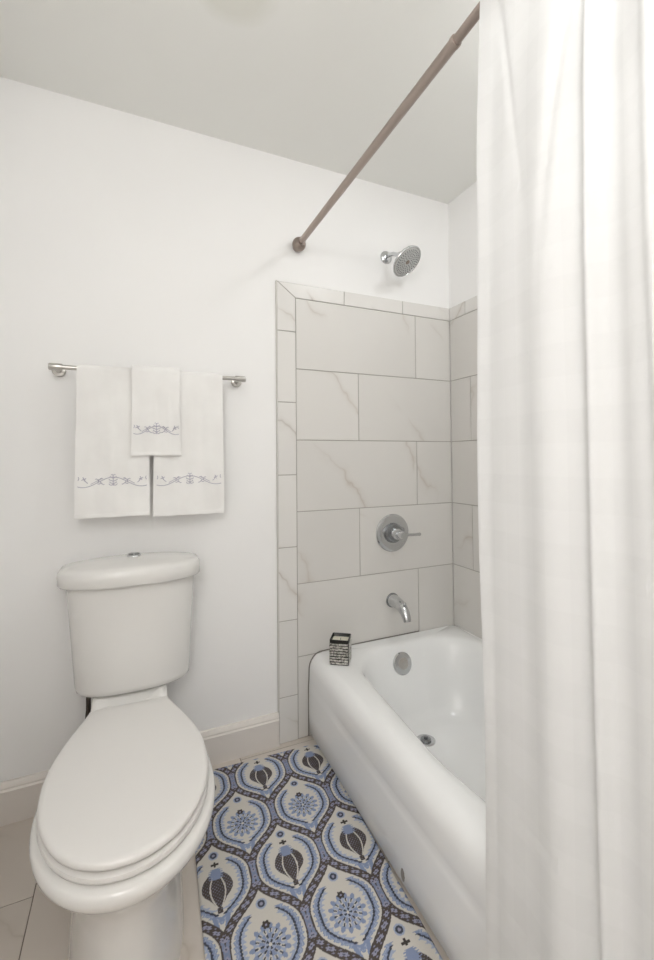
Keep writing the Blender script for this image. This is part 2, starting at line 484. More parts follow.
rs = [egg(.136, -.46, -.775, -.06, .105, .0005), egg(.135, -.46, -.775, -.06, .105, .02), egg(.130, -.46, -.770, -.06, .104, .12), 
      egg(.128, -.47, -.765, -.06, .104, .20), egg(.131, -.49, -.770, -.06, .105, .25),
      egg(.145, -.52, -.790, -.06, .107, .29, zf=deck(.01)), egg(.171, -.545, -.812, -.06, .109, .318, xc=TXC + .002, zf=deck(.025)),
      egg(.192, -.56, -.834, -.06, .111, .336, xc=TXC + .002, zf=deck(.036)), egg(.2005, -.56, -.844, -.06, .112, .350, xc=TXC + .002, zf=deck(.042)), egg(.2020, -.56, -.846, -.06, .112, .361, xc=TXC + .002, zf=deck(.044)),
      egg(.1995, -.56, -.843, -.06, .112, .371, xc=TXC + .002, zf=deck(.0445)), egg(.193, -.56, -.837, -.062, .109, .3760, xc=TXC + .002, zf=deck(.045)),
      egg(.150, -.56, -.80, -.075, .09, .3775, zf=deck(.0435)), egg(.06, -.50, -.65, -.12, .04, .3775, zf=deck(.0435))]
bm = B(); rings(bm, rs)
obj('bowl', bm, M['ceramic'], to, 60)
rs = [egg(.180, -.545, -.816, -.232, .104, .3790, ys=-.232), egg(.1875, -.545, -.825, -.228, .110, .3820, ys=-.228), egg(.1895, -.545, -.828, -.226, .111, .388, ys=-.226),
      egg(.1880, -.545, -.826, -.227, .110, .3940, ys=-.227), egg(.182, -.545, -.818, -.232, .105, .3960, ys=-.232)]
bm = B(); rings(bm, rs); obj('seat', bm, M['seat'], to, 50)
rs = [egg(.182, -.54, -.812, -.232, .106, .3995, ys=-.232), egg(.1880, -.54, -.8185, -.228, .111, .4015, ys=-.228), egg(.1895, -.54, -.821, -.226, .113, .407, ys=-.226),
      egg(.1883, -.54, -.8195, -.227, .112, .4125, ys=-.227), egg(.1845, -.54, -.815, -.231, .109, .4155, ys=-.231), egg(.176, -.54, -.805, -.240, .103, .4168, ys=-.240),
      egg(.13, -.54, -.74, -.29, .08, .4180, ys=-.29), egg(.06, -.53, -.63, -.38, .04, .4188, ys=-.38)]
bm = B(); rings(bm, rs); obj('seat_lid', bm, M['seat'], to, 50)
for s in (-1, 1):
    bm = B(); lathe(bm, [(.0005, -.020), (.005, -.020), (.006, -.017), (.006, .017), (.005, .020), (.0005, .020)], (TXC + s * .07, -.2165, .4070), (1, 0, 0), 20)
    obj('hinge', bm, M['seat'], to, 40)
def dshape(hw, yb, ys, yf, z, xc, rc=.02, ex=2.5, nb=10, ns=6, nf=26, zf=None):
    right = [(hw * k / nb * (1 - rc / hw), yb) for k in range(nb)]
    for k in range(6):
        a = PI / 2 * k / 5; right.append((hw - rc + rc * math.sin(a), yb - rc + rc * math.cos(a)))
    for k in range(1, ns + 1): right.append((hw, yb - rc + (ys - yb + rc) * k / ns))
    for k in range(1, nf):
        a = PI / 2 * k / nf
        right.append((hw * math.cos(a) ** (2 / ex), ys + (yf - ys) * math.sin(a) ** (2 / ex)))
    pts = right + [(0, yf)] + [(-x_, y_) for x_, y_ in reversed(right[1:])]
    return [(xc + x_, y_, z + (zf(x_, y_) if zf else 0)) for x_, y_ in pts]
TC = -.637
rs = [dshape(.150, -.04, -.085, -.160, .4225, TC + .003), dshape(.172, -.03, -.088, -.180, .4245, TC + .003), dshape(.1795, -.022, -.09, -.188, .432, TC + .003),
      dshape(.1815, -.02, -.09, -.190, .445, TC + .002), dshape(.190, -.02, -.09, -.193, .58, TC), dshape(.2025, -.02, -.09, -.195, .765, TC - .003), dshape(.2025, -.02, -.09, -.195, .7765, TC - .003)]
bm = B(); rings(bm, rs); tank = obj('tank', bm, M['ceramic'], to, 60)
lc = -.642
dome = lambda h: (lambda x_, y_: h * max(0, 1 - (x_ / .235) ** 2) * (1 - .55 * sstep(-.07, -.21, y_)))
rs = [dshape(.212, -.02, -.09, -.202, .7775, lc), dshape(.222, -.016, -.09, -.211, .7785, lc), dshape(.2258, -.014, -.09, -.214, .783, lc),
      dshape(.2268, -.014, -.09, -.215, .808, lc, zf=dome(.003)), dshape(.2250, -.016, -.09, -.213, .820, lc, zf=dome(.006)), dshape(.218, -.022, -.09, -.206, .828, lc, zf=dome(.010)),
      dshape(.200, -.035, -.09, -.190, .8325, lc, zf=dome(.014)), dshape(.15, -.05, -.09, -.155, .8350, lc, zf=dome(.017)), dshape(.08, -.065, -.09, -.12, .836, lc, zf=dome(.018))]
bm = B(); rings(bm, rs); lid = obj('tank_lid', bm, M['ceramic'], to, 60)
nb = Vector((0, -.12, 1)); bc = Vector((TC - .001, -.085, .8535))
bm = B(); lathe(bm, [(.0005, -.004), (.0235, -.004), (.0245, .001), (.0225, .004), (.0195, .0045), (.0005, .0045)], bc, nb, 36)
fb = obj('flush_button', bm, M['chrome'], lid, 30); fb['label'] = 'round chrome dual flush button'
bm = B()
for s in (-1, 1):
    lathe(bm, [(.0005, .004), (.0085, .004), (.0085, .0055), (.007, .0065), (.0005, .0067)], bc + Vector((s * .0095, 0, 0)), nb, 18)
obj('button_half', bm, M['dark_chrome'], fb, 30)

# water supply behind the toilet
sp = thing('supply_hose', 'dark water supply hose rising behind the toilet to its tank', 'hose', (-.775, -.055, .16))
bm = B(); tube(bm, [(-.800, -.060, .185), (-.795, -.060, .23), (-.784, -.060, .29), (-.779, -.060, .34), (-.779, -.060, .405)], .0075, 14)
hs = obj('hose', bm, M['hose'], sp, 50)
bm = B(); lathe(bm, [(.0005, 0), (.0105, 0), (.0105, .018), (.009, .0205), (.0005, .0205)], (-.779, -.060, .4005), (0, 0, 1), 6)
obj('coupling_nut', bm, M['rod_dark'], sp, 30)
bm = B(); lathe(bm, [(.0005, 0), (.028, 0), (.027, .003), (.012, .006), (.008, .007), (.008, .06), (.0005, .06)], (-.800, YB - .0005, .16), (0, -1, 0), 24)
lathe(bm, [(.0005, -.016), (.012, -.016), (.012, .026), (.0005, .026)], (-.800, -.060, .16), (0, 0, 1), 20)
obj('stop_valve', bm, M['chrome'], sp, 30)

# ------------------------------------------------------------------ shower fittings
sh = thing('overhead_shower', 'round chrome shower head on a short arm high on the wall', 'shower head', (.465, YB, 2.145))
wp = Vector((.465, YB - .0005, 2.147))
bm = B(); lathe(bm, [(.0005, 0), (.031, 0), (.0305, .005), (.024, .012), (.013, .016), (.0005, .016)], wp, (0, -1, 0), 32)
obj('wall_mount', bm, M['chrome'], sh, 30)
hn = Vector((.30, -.63, -.815)).normalized()
hc = Vector((.488, -.135, 2.070))           # centre of the face
neck = hc - hn * .055
pts = [wp + Vector((0, -.008, 0)), wp + Vector((0, -.035, 0)), wp + Vector((.003, -.058, -.006)), neck + hn * .0]
bm = B(); tube(bm, [pts[0], pts[1], pts[2], pts[2].lerp(pts[3], .5), pts[3]], .0095, 16)
obj('shower_arm', bm, M['chrome'], sh, 50)
bm = B(); lathe(bm, [(.0005, -.012), (.011, -.012), (.0165, -.004), (.0165, .006), (.012, .013), (.018, .018), (.019, .024), (.030, .030), (.066, .040), (.074, .046), (.0755, .052), (.073, .0555), (.068, .0555), (.067, .0535), (.0005, .0535)], neck, hn, 56)
hd = obj('head', bm, M['chrome'], sh, 35)
bm = B(); lathe(bm, [(.0005, .0525), (.0665, .0525), (.0665, .0545), (.060, .0560), (.0005, .0565)], neck, hn, 56)
fc = obj('spray_face', bm, M['headface'], hd, 35); fc['label'] = 'grey spray face'
a_, u_, w_ = frame(hn)
bm = B()
for ri, cnt in ((.020, 10), (.030, 16), (.040, 22), (.050, 28), (.058, 32)):
    for k in range(cnt):
        t = 2 * PI * k / cnt + ri * 40
        p = neck + (u_ * math.cos(t) + w_ * math.sin(t)) * ri
        lathe(bm, [(.0005, .0555), (.0021, .0555), (.0019, .0585), (.0005, .0587)], p, hn, 8)
nz = obj('nozzle_field', bm, M['rubber'], fc, 30); nz['kind'] = 'stuff'
bm = B(); lathe(bm, [(.0005, .0555), (.0100, .0555), (.0095, .0590), (.0005, .0595)], neck, hn, 24)
hub = obj('centre_cap', bm, M['rod_dark'], fc, 30); hub['label'] = 'dark centre cap'

va = thing('shower_valve', 'round chrome shower valve plate with a lever pointing right', 'shower valve', (.476, 0, .832))
vc = Vector((.4765, -.0005, .834))
bm = B(); lathe(bm, [(.0005, 0), (.0885, 0), (.0885, .004), (.084, .010), (.074, .013), (.052, .0135), (.048, .012), (.0005, .012)], vc, (0, -1, 0), 64)
es = obj('escutcheon', bm, M['chrome'], va, 30)
bm = B(); lathe(bm, [(.0005, .010), (.0435, .010), (.0435, .020), (.040, .026), (.036, .028), (.0005, .028)], vc, (0, -1, 0), 48)
obj('mount_collar', bm, M['dark_chrome'], va, 30)
bm = B(); lathe(bm, [(.0005, .026), (.027, .026), (.0265, .050), (.022, .060), (.0005, .062)], vc, (0, -1, 0), 40)
lathe(bm, [(.0005, .058), (.0165, .058), (.0165, .088), (.014, .094), (.0005, .095)], vc, (0, -1, 0), 32)
hl = obj('handle_hub', bm, M['chrome'], va, 30)
bm = B(); h0 = vc + Vector((0, -.080, 0))
tube(bm, [h0 + Vector((.008, 0, 0)), h0 + Vector((.03, -.001, 0)), h0 + Vector((.07, -.003, -.001)), h0 + Vector((.098, -.003, -.001)), h0 + Vector((.102, -.003, -.001))], [.0085, .0068, .0060, .0072, .004], 18)
obj('lever', bm, M['chrome'], va, 50)

so = thing('tub_spout', 'short chrome tub spout curving down above the tub end', 'spout', (.475, 0, .522))
sc = Vector((.4725, -.0005, .520))
bm = B()
P = [(0, 0), (-.03, .0005), (-.06, -.003), (-.085, -.012), (-.104, -.027), (-.117, -.046), (-.123, -.062)]
R = [.0300, .0275, .0250, .0235, .0215, .0190, .0165]
tube(bm, [sc + Vector((0, y_, z_)) for y_, z_ in P], R, 28)
spb = obj('spout_body', bm, M['chrome'], so, 45)
bm = B(); lathe(bm, [(.0005, 0), (.0335, 0), (.0335, .004), (.031, .008), (.0005, .008)], sc, (0, -1, 0), 40)
obj('wall_mount', bm, M['dark_chrome'], so, 30)
bm = B(); lathe(bm, [(.0005, 0), (.0035, 0), (.0035, .014), (.0065, .016), (.0068, .021), (.004, .024), (.0005, .0245)], sc + Vector((0, -.097, -.004)), Vector((0, -.45, .9)), 16)
obj('diverter_knob', bm, M['chrome'], so, 40)

# ------------------------------------------------------------------ curtain rod and curtain
RZ, RX = 2.110, .010
rod = thing('curtain_rod', 'bronze telescoping shower curtain rod with round ball ends', 'curtain rod', (RX, YB, RZ))
bm = B(); lathe(bm, [(.0128, 0), (.0128, .955), (.0140, .957), (.0140, .966), (.0128, .968), (.0118, .968)], (RX, -.058, RZ), (0, -1, 0), 28)
obj('outer_tube', bm, M['rod'], rod, 35)
bm = B(); lathe(bm, [(.0108, 0), (.0108, .47)], (RX, -1.015, RZ), (0, -1, 0), 28)
obj('inner_tube', bm, M['rod'], rod, 35)
for yy, sgn in ((YB - .0005, -1), (-1.5345, 1)):
    bm = B()
    prof = [(.0005, 0), (.019, 0), (.0195, .003)] + [(.0295 * math.cos(t), .031 + .0295 * math.sin(t)) for t in np.linspace(-.85, 1.05, 16)] + [(.0155, .060), (.0165, .062), (.0165, .067), (.0005, .067)]
    lathe(bm, prof, (RX, yy, RZ), (0, sgn, 0), 36)
    e_ = obj('ball_end', bm, M['rod_dark'], rod, 35)

cu = thing('shower_curtain', 'sheer white shower curtain drawn to one side of the tub', 'curtain', (0, -1.3, .06))
def curtain_x(s, z):
    """s = metres along the curtain from its free edge"""
    t = 1 - z / 2.14          # 0 at the top
    f = .010 * math.sin(2 * PI * (s / .26) + .9 + .4 * math.sin(2.2 * t))
    f += .004 * math.sin(2 * PI * (s / .12) + 1.7 + 1.1 * t)
    # one standing fold the whole way down
    c1 = .222 + .016 * t
    f += -.016 * math.exp(-((s - c1) / .010) ** 2)
    f += .007 * math.exp(-((s - c1 + .022) / .016) ** 2)
    f += .005 * math.exp(-((s - c1 - .030) / .016) ** 2)
    # gathers that fan out from the rod
    c2 = .018 + .42 * t
    f += .0075 * math.exp(-((s - c2) / .010) ** 2) * math.exp(-(t / .15) ** 2)
    c3 = .208 - .17 * t
    f += .0085 * math.exp(-((s - c3) / .009) ** 2) * math.exp(-(t / .24) ** 4)
    c4 = .262 + .10 * t
    f += .012 * math.exp(-((s - c4) / .014) ** 2) * math.exp(-(t / .12) ** 2)
    c5 = .31 + .02 * t
    f += -.008 * math.exp(-((s - c5) / .012) ** 2)
    # sharp creases left from the packet
    for zc, s0, s1, am in ((1.665, .05, .20, 1.2), (1.36, .08, .2, .8), (1.14, .0, .12, .8), (1.02, .24, .40, 1.2), (.56, .06, .2, 1.3), (.36, .04, .2, 1.0)):
        d = z - zc - .010 * math.sin(16 * s + zc * 5)
        win = sstep(s0, s0 + .03, s) * (1 - sstep(s1 - .03, s1, s))
        f += .0022 * am * win * math.exp(-abs(d) / .012) * (1 if d > 0 else -.3)
    f += -.012 * math.exp(-(s / .016) ** 2)
    k = .22 + .78 * sstep(0, .16, t)
    return -.0105 - .016 * sstep(.0, .2, t) + f * k
def edge_y(z):        # the free edge hangs very nearly plumb
    zs_ = [0, .2, .6, 1.0, 1.5, 1.9, 2.16]
    return np.interp(z, zs_, EDGE)
EDGE = [-1.117, -1.117, -1.114, -1.112, -1.112, -1.121, -1.124]
NS, NZ = 190, 230
SL = .35
bm = B(); prev = None
zs = [.07 + (RZ + .014 - .07) * i / NZ for i in range(NZ + 1)]
grid = []
for z in zs:
    row = []
    for i in range(NS + 1):
        s = SL * i / NS
        y = edge_y(z) - s + .006 * math.sin(2 * PI * s / .2 + 2 * z) * sstep(0, .05, s)
        hem = .004 * math.sin(z * 7.0) * math.exp(-s / .03)
        row.append((curtain_x(s, z), y + hem, z))
    grid.append(row)
# over the rod and down behind it as a pocket
xo = [p[0] for p in grid[-1]]
for a in np.linspace(.35, PI, 9):
    row = []
    for i, p in enumerate(grid[NZ]):
        rr = RX - xo[i]
        row.append((RX - rr * math.cos(a) if a < PI / 2 else RX - .020 * math.cos(a), p[1], RZ + .014 + .012 * math.sin(a)))
    grid.append(row)
for q in range(1, 8):
    grid.append([(RX + .0195 - .022 * q / 7 * .3, p[1], RZ + .014 - .010 * q) for p in grid[NZ]])
vs = [[bm.verts.new(p) for p in r] for r in grid]
for a, b in zip(vs, vs[1:]):
    for i in range(NS): bm.faces.new((a[i], a[i + 1], b[i + 1], b[i]))
co = obj('curtain_panel', bm, M['curtain'], cu, 180)
# stitched hem along the free edge
bm = B()
hg = []
for k in grid[:NZ + 1]:
    hg.append([(q[0] - .0014, q[1] + (.0008 if n_ == 0 else 0), q[2]) for n_, q in enumerate(k[0:11:2])])
hv = [[bm.verts.new(q) for q in r_] for r_ in hg]
for a, b in zip(hv, hv[1:]):
    for n_ in range(len(a) - 1): bm.faces.new((a[n_], a[n_ + 1], b[n_ + 1], b[n_]))
obj('side_hem', bm, M['curtain'], cu, 180)

# ------------------------------------------------------------------ towel bar and towels
BY, BZ = -.068, 1.502
def bar_z(x): return BZ + .0
tb = thing('towel_bar', 'brushed nickel towel bar fixed to the white wall above the toilet', 'towel bar', (-.57, YB, BZ))
bm = B(); lathe(bm, [(.0005, 0), (.0080, 0), (.0080, .655), (.0005, .655)], (-.897, BY, BZ), (1, 0, 0), 24); obj('bar', bm, M['satin'], tb, 35)
for xp in (-.880, -.257):
    bm = B(); lathe(bm, [(.0005, 0), (.0215, 0), (.0215, .006), (.0185, .0095), (.010, .011), (.0085, .014), (.0085, .075), (.0005, .077)], (xp, YB - .0005, BZ), (0, -1, 0), 32)
    lathe(bm, [(.0005, -.020), (.0110, -.020), (.0118, -.017), (.0118, .017), (.0110, .020), (.0005, .020)], (xp, BY, BZ), (1, 0, 0), 28)
    obj('bar_post', bm, M['satin'], tb, 30)

def towel_sheet(x0, x1, zb, zback, off, th, seed, flare=.004):
    """cloth hung over the bar; returns front-surface function"""
    rnd = random.Random(seed); ph = [rnd.uniform(0, 6) for _ in range(4)]
    r = .0082 + off
    def front_y(x, z):
        d = max(0, BZ - z)
        w = .0022 * math.sin(x * 46 + ph[0] + d * 3) + .0012 * math.sin(x * 90 + ph[1] - d * 5)
        return BY - r - th / 2 - flare * sstep(0, .5, d) + w * sstep(0, .12, d)
    path = []
    n = 46
    for k in range(n + 1):
        path.append(('f', zb + (BZ - zb) * k / n))
    for k in range(1, 12): path.append(('a', PI * k / 12))
    m = 40
    for k in range(m + 1): path.append(('b', BZ - (BZ - zback) * k / m))
    nx = 34
    outer, inner = [], []
    for kind, q in path:
        ro, ri = [], []
        for i in range(nx + 1):
            t = i / nx; x = x0 + (x1 - x0) * t
            if kind == 'f':
                d = BZ - q
                xx = x + (t - .5) * .010 * sstep(0, .5, d)
                zt = q - (.0025 * math.sin(t * 5 + ph[2])) * sstep(.2, .5, d)
                y = front_y(xx, q); ro.append((xx, y - th / 2, zt)); ri.append((xx, y + th / 2, zt))
            elif kind == 'a':
                ro.append((x, BY - (r + th) * math.cos(q), BZ + (r + th) * math.sin(q))); ri.append((x, BY - r * math.cos(q), BZ + r * math.sin(q)))
            else:
                d = BZ - q
                w = .0015 * math.sin(x * 50 + ph[3]) * sstep(0, .1, d)
                y = BY + r + w
                ro.append((x, y + th, q)); ri.append((x, y, q))
        outer.append(ro); inner.append(ri)
    bm = B()
    loops = [a + list(reversed(b)) for a, b in zip(outer, inner)]
    rings(bm, loops)
    return bm, front_y

def embroidery(cx, cz, w, fy, h=.030):
    """a running vine with curled leaves and a crossed centre sprig, sewn as raised thread"""
    bm = B()
    def P(u, v): 
        x = cx + u; z = cz + v
        return (x, fy(x, z) - .0032, z)
    def line(pts, r=.0014): tube(bm, [P(*p) for p in pts], r, 6)
    hw = w / 2
    for s in (-1, 1):
        line([(s * hw * t, -.010 * math.sin(PI * .5 + 0) * 0 + h * .36 * math.cos(PI * (t * 1.22)) - .004) for t in np.linspace(0, .97, 26)])
        line([(s * hw * t, h * .36 * math.cos(PI * (t * 1.22 - .13)) - .004) for t in np.linspace(.28, .62, 10)], .0011)
        c0 = h * .36
        for (t, dv, sc_) in ((.42, 1, 1.0), (.36, -1, .8)):
            bu = s * hw * t; bv = h * .36 * math.cos(PI * t * 1.22) - .004
            line([(bu, bv), (bu - s * .002, bv + dv * .006 * sc_), (bu - s * .006, bv + dv * .011 * sc_), (bu - s * .010, bv + dv * .015 * sc_), (bu - s * .013, bv + dv * .013 * sc_)])
            line([(bu - s * .003, bv + dv * .008 * sc_), (bu + s * .004, bv + dv * .012 * sc_), (bu + s * .008, bv + dv * .011 * sc_)])
        # four-petal flower near the end of the vine
        fu, fv = s * hw * .80, h * .15
        for k in range(4):
            a = PI / 2 * k + .3
            line([(fu, fv), (fu + .0045 * math.cos(a), fv + .0045 * math.sin(a)), (fu + .0075 * math.cos(a + .2), fv + .0075 * math.sin(a + .2))], .0015)
        line([(fu, fv), (fu - s * .006, fv - .009), (fu - s * .012, fv - .014)])
        eu = s * hw * .96
        line([(eu, h * .05), (eu - s * .003, h * .2), (eu - s * .001, h * .32)], .0013)
    # centre sprig
    line([(0, -.017), (0, -.005), (0, .008), (0, .019)])
    for v, l_ in ((.011, .009), (.001, .012), (-.008, .010)):
        for s in (-1, 1):
            line([(0, v - .003), (s * l_ * .5, v), (s * l_, v + .002), (s * l_ * 1.05, v + .005)])
    for s in (-1, 1):
        line([(0, .019), (s * .004, .022), (s * .007, .021)])
        line([(0, -.012), (s * .006, -.016), (s * .011, -.014), (s * .013, -.010)])
    return bm

def towel(label, x0, x1, zb, zback, off, th, seed, ez, ew, eh):
    t = thing('hanging_towel', label, 'towel', ((x0 + x1) / 2, BY, BZ), 'embroidered towels on the towel bar')
    b_, fy = towel_sheet(x0, x1, zb, zback, off, th, seed)
    obj('towel_cloth', b_, M['towel'], t, 60)
    e_ = obj('embroidery', embroidery((x0 + x1) / 2, ez, ew, lambda x, z: fy(x, z) - th / 2 + .0028, eh), M['thread'], t, 60)
    e_['label'] = 'grey lilac embroidered vine'
    bm = B()   # turned hem at the lower edge
    n = 34; a = []
    for i in range(n + 1):
        tt = i / n; x = x0 + (x1 - x0) * tt + (tt - .5) * .010
        y = fy(x, zb) - th / 2
        dz = -.0025 * math.sin(tt * 5 + random.Random(seed).uniform(0, 6)) * 0
        a.append([(x, y + .001, zb + .0005), (x, y - .0008, zb - .0003), (x, y - .0012, zb + .006), (x, y - .0006, zb + .0115), (x, y + .001, zb + .012)])
    rings(bm, a); obj('hem', bm, M['towel'], t, 40)
    return t
towel('white hand towel with grey lilac vine, left under the small towel', -.817, -.592, .992, 1.03, 0, .0058, 3, 1.116, .222, .046)
towel('white hand towel with grey lilac vine, right under the small towel', -.5705, -.329, .985, 1.00, 0, .0058, 5, 1.115, .236, .046)
sm = towel('small white towel draped over the two larger towels', -.645, -.485, 1.203, 1.19, .0125, .0052, 9, 1.297, .156, .042)
sm.name = 'small_hanging_towel'

# ------------------------------------------------------------------ candle holder
cd = thing('candle_holder', 'square black candle holder with silver mosaic strips on the tub rim', 'candle holder', (.145, -.122, .35))
R28 = Matrix.Translation((.1435, -.122, .3495)) @ Matrix.Rotation(math.radians(-35), 4, 'Z')
CW, CH = .0390, .101
def put(bm): bmesh.ops.transform(bm, matrix=R28, verts=bm.verts)
bm = B()
def sq(h, z, r=.004, n=4):
    p = []
    for cx, cy, a0 in ((h - r, h - r, 0), (-h + r, h - r, PI / 2), (-h + r, -h + r, PI), (h - r, -h + r, 1.5 * PI)):
        for k in range(n): 
            a = a0 + PI / 2 * k / (n - 1); p.append((cx + r * math.cos(a), cy + r * math.sin(a), z))
    return p
rings(bm, [sq(CW - .002, .0006), sq(CW, .0025), sq(CW, CH - .001), sq(CW - .001, CH), sq(CW - .003, CH), sq(CW - .0038, CH - .001), sq(CW - .0038, .006)])
put(bm); obj('cup', bm, M['black'], cd, 40)
for k in range(8):
    z0 = .004 + k * .0108
    bm = B(); rnd = random.Random(k)
    for side in range(4):
        e = -CW + .002
        while e < CW - .004:
            w = min(rnd.uniform(.010, .026), CW - .002 - e)
            b2 = B(); box(b2, e, e + w - .0008, -CW - .0016, -CW + .0004, z0 + rnd.uniform(0, .001), z0 + .0080 + rnd.uniform(-.001, .001)); bevel(b2, .0005, 1)
            bmesh.ops.transform(b2, matrix=Matrix.Rotation(PI / 2 * side, 4, 'Z'), verts=b2.verts)
            tmp = bpy.data.meshes.new('t'); b2.to_mesh(tmp); b2.free(); bm.from_mesh(tmp); bpy.data.meshes.remove(tmp)
            e += w
    put(bm); st = obj('mosaic_strip', bm, M['mosaic'], cd, None); st['label'] = 'silver mosaic strip'
ca = thing('candle', 'cream wax candle inside the square mosaic holder', 'candle', (.145, -.122, .36))
bm = B(); rings(bm, [sq(CW - .0045, .0068, .004), sq(CW - .0045, .0865, .004), sq(CW - .006, .088, .004), sq(.02, .0875, .004)])
put(bm); obj('wax_body', bm, M['wax'], ca, 40)
bm = B(); tube(bm, [(0, 0, .086), (.0003, 0, .091), (.002, 0, .096)], .0011, 8); put(bm); obj('wick', bm, M['wick'], ca, 40)

# ------------------------------------------------------------------ rug
RA = math.radians(2.9); ex_ = np.array([math.cos(RA), -math.sin(RA)]); up_ = np.array([math.sin(RA), math.cos(RA)])
RO = np.array([-.19, -.052])
U0, U1, V0, V1 = -.262, .2605, -.905, 0.0
def rug_print(u, v):
    a, b = .205, .1895
    cr, br, bl, dk, lb = [np.array(lin(*c)[:3]) for c in ((207, 203, 195), (73, 65, 61), (132, 146, 178), (70, 77, 96), (162, 173, 197))]
    lil = np.array(lin(150, 150, 172)[:3])
    sh_ = u.shape; col = np.zeros(sh_ + (3,)); col[:] = br
    best = np.full(sh_, -1e9); du = np.zeros(sh_); dv = np.zeros(sh_); typ = np.zeros(sh_, int)
    def w_of(y):   # half width of a cell: round shoulders, drawn-out points
        g = .5 + .5 * np.cos(PI * np.clip((np.abs(y) / b - .05) / .90, 0, 1))
        return a / 2 * (g + .42 * (g * g * (3 - 2 * g) - g))
    for k in range(-1, 7):
        vc_ = -.088 - k * b
        for j in range(-3, 4):
            uc_ = (0 if k % 2 == 0 else -.1025) + j * a - .008
            dx = u - uc_; dy = v - vc_
            w = w_of(dy); sl = np.abs(w_of(dy + .001) - w_of(dy - .001)) / .002
            d = (w - np.abs(dx)) / np.sqrt(1 + sl * sl)
            d = np.where(np.abs(dy) > b, -1, d)
            m = d > best
            best[m] = d[m]; du[m] = dx[m]; dv[m] = dy[m]; typ[m] = k % 2
    d = best
    def put_(m, c): col[m] = c
    # small flowers strung along the brown trellis
    tper = .0225
    vv = v + .0 * u
    ph_ = np.mod(vv, tper) - tper / 2
    rr = np.sqrt(d ** 2 + ph_ ** 2)
    an = np.arctan2(ph_, d)
    fill = (np.abs(dv) < .034) & (np.abs(np.abs(du) - a / 2) < .012) & (d < .0080)
    put_(fill, bl * .85)
    put_((rr < .0060 * (1 + .25 * np.cos(5 * an))) & (d < .0100), lil)
    put_(rr < .0020, dk)
    ph2 = np.mod(vv + tper / 2, tper) - tper / 2
    put_((np.abs(ph2) < .0016) & (d < .0080) & (d > .0045), lil * .8)
    ang = np.arctan2(du, dv)
    # cream ground of the medallion
    mi = d > .0122
    put_(mi, cr)
    # blue feathered band
    sc1 = .0022 * np.sin(dv * 2 * PI / .0125) + .0012 * np.sin(dv * 2 * PI / .0067 + 1)
    lowc = (dv > -.112) & (dv < .074)
    put_((d > .0195 + sc1) & (d < .0335 + sc1 * .6) & lowc, bl)
    put_((d > .0225 + sc1) & (d < .0255 + sc1) & lowc, lb)
    # dark beaded line inside it
    put_((d > .0305 + .0010 * np.sin(dv * 2 * PI / .0085)) & (d < .0365 + .0010 * np.cos(dv * 2 * PI / .0085)) & (dv > -.088) & (dv < .068), dk * .6)
    put_((d > .0365) & (d < .0450 + 1.6 * sc1) & (dv > -.075) & (dv < .06), lb)
    put_((d > .0450 + 1.6 * sc1) & (dv > -.08) & (dv < .065), cr)
    # eyelet at the top
    re = np.sqrt(du ** 2 + (dv - .092) ** 2)
    put_((re < .0145) & mi, lb); put_(re < .0100, dk * .7); put_(re < .0042, lil)
    # burst medallion
    x, y = du, dv + .012
    rho = np.sqrt(x ** 2 + y ** 2); th = np.arctan2(y, x)
    t1 = (typ == 1)
    put_(t1 & (rho < .047 * (1 + .10 * np.cos(14 * th))) & (rho > .036) & (np.cos(14 * th) > -.25), bl)
    put_(t1 & (rho < .041) & (rho > .024) & (np.cos(14 * th + PI) > .1), lb)
    put_(t1 & (rho < .038) & (rho > .028) & (np.cos(14 * th) > .72), dk * .7)
    put_(t1 & (rho < .027) & (rho > .014) & (np.cos(9 * th) > -.2), bl)
    put_(t1 & (rho < .024) & (rho > .013) & (np.cos(9 * th + PI) > .55), dk * .6)
    put_(t1 & (rho < .014), lb)
    put_(t1 & (rho < .0115) & (np.cos(5 * th + 1) > .1), dk * .6)
    put_(t1 & (rho < .004), cr)
    r5 = np.sqrt(du ** 2 + (dv - .036) ** 2)
    put_(t1 & (r5 < .0100 * (1 + .15 * np.cos(6 * np.arctan2(dv - .036, du)))), br * .7); put_(t1 & (r5 < .0028), lil)
    # pomegranate medallion
    t0 = (typ == 0)
    y0 = dv + .016
    wp_ = .043 * np.sqrt(np.clip(1 - (y0 / .052) ** 2, 0, 1)) * np.clip(.72 + .28 * np.tanh((y0 + .020) / .016), .2, 1)
    wp_ = np.where(y0 < -.034, np.maximum(wp_, np.where(y0 > -.068, .0065, 0)), wp_)
    bulb = (np.abs(du) < wp_)
    put_(t0 & (wp_ > 0) & (np.abs(du) < wp_ + .004) & (y0 > -.04), cr)
    put_(t0 & bulb, br * .9)
    dots = (np.sin(du * 2 * PI / .0098) * np.sin(y0 * 2 * PI / .0098) > .62)
    put_(t0 & bulb & dots, lil * .7)
    lc_ = .017 * np.clip(np.cos((y0 + .002) * PI / .108), 0, 1) + .003
    put_(t0 & bulb & (np.abs(np.abs(du) - lc_) < .0019) & (y0 > -.052), cr)
    cw = .019 * (1 + .25 * np.cos(dv * 2 * PI / .006))
    crown = (np.abs(du) < cw - .35 * np.abs(dv - .030)) & (dv > .014) & (dv < .047)
    put_(t0 & crown, bl)
    cross = ((np.abs(du) < .0030) & (np.abs(dv - .062) < .0085)) | ((np.abs(dv - .061) < .0030) & (np.abs(du) < .0115))
    put_(t0 & cross, br * .6)
    # pair of blue leaves at the foot of every medallion
    lf = (np.abs(np.abs(du) - .010 - .25 * (dv + .125)) < .0055 * np.clip((dv + .135) / .02, 0, 1)) & (dv < -.088) & (dv > -.130) & mi
    put_(lf, bl)
    return col
HS = .0017
nu = int((U1 - U0) / HS); nv = int((V1 - V0) / HS)
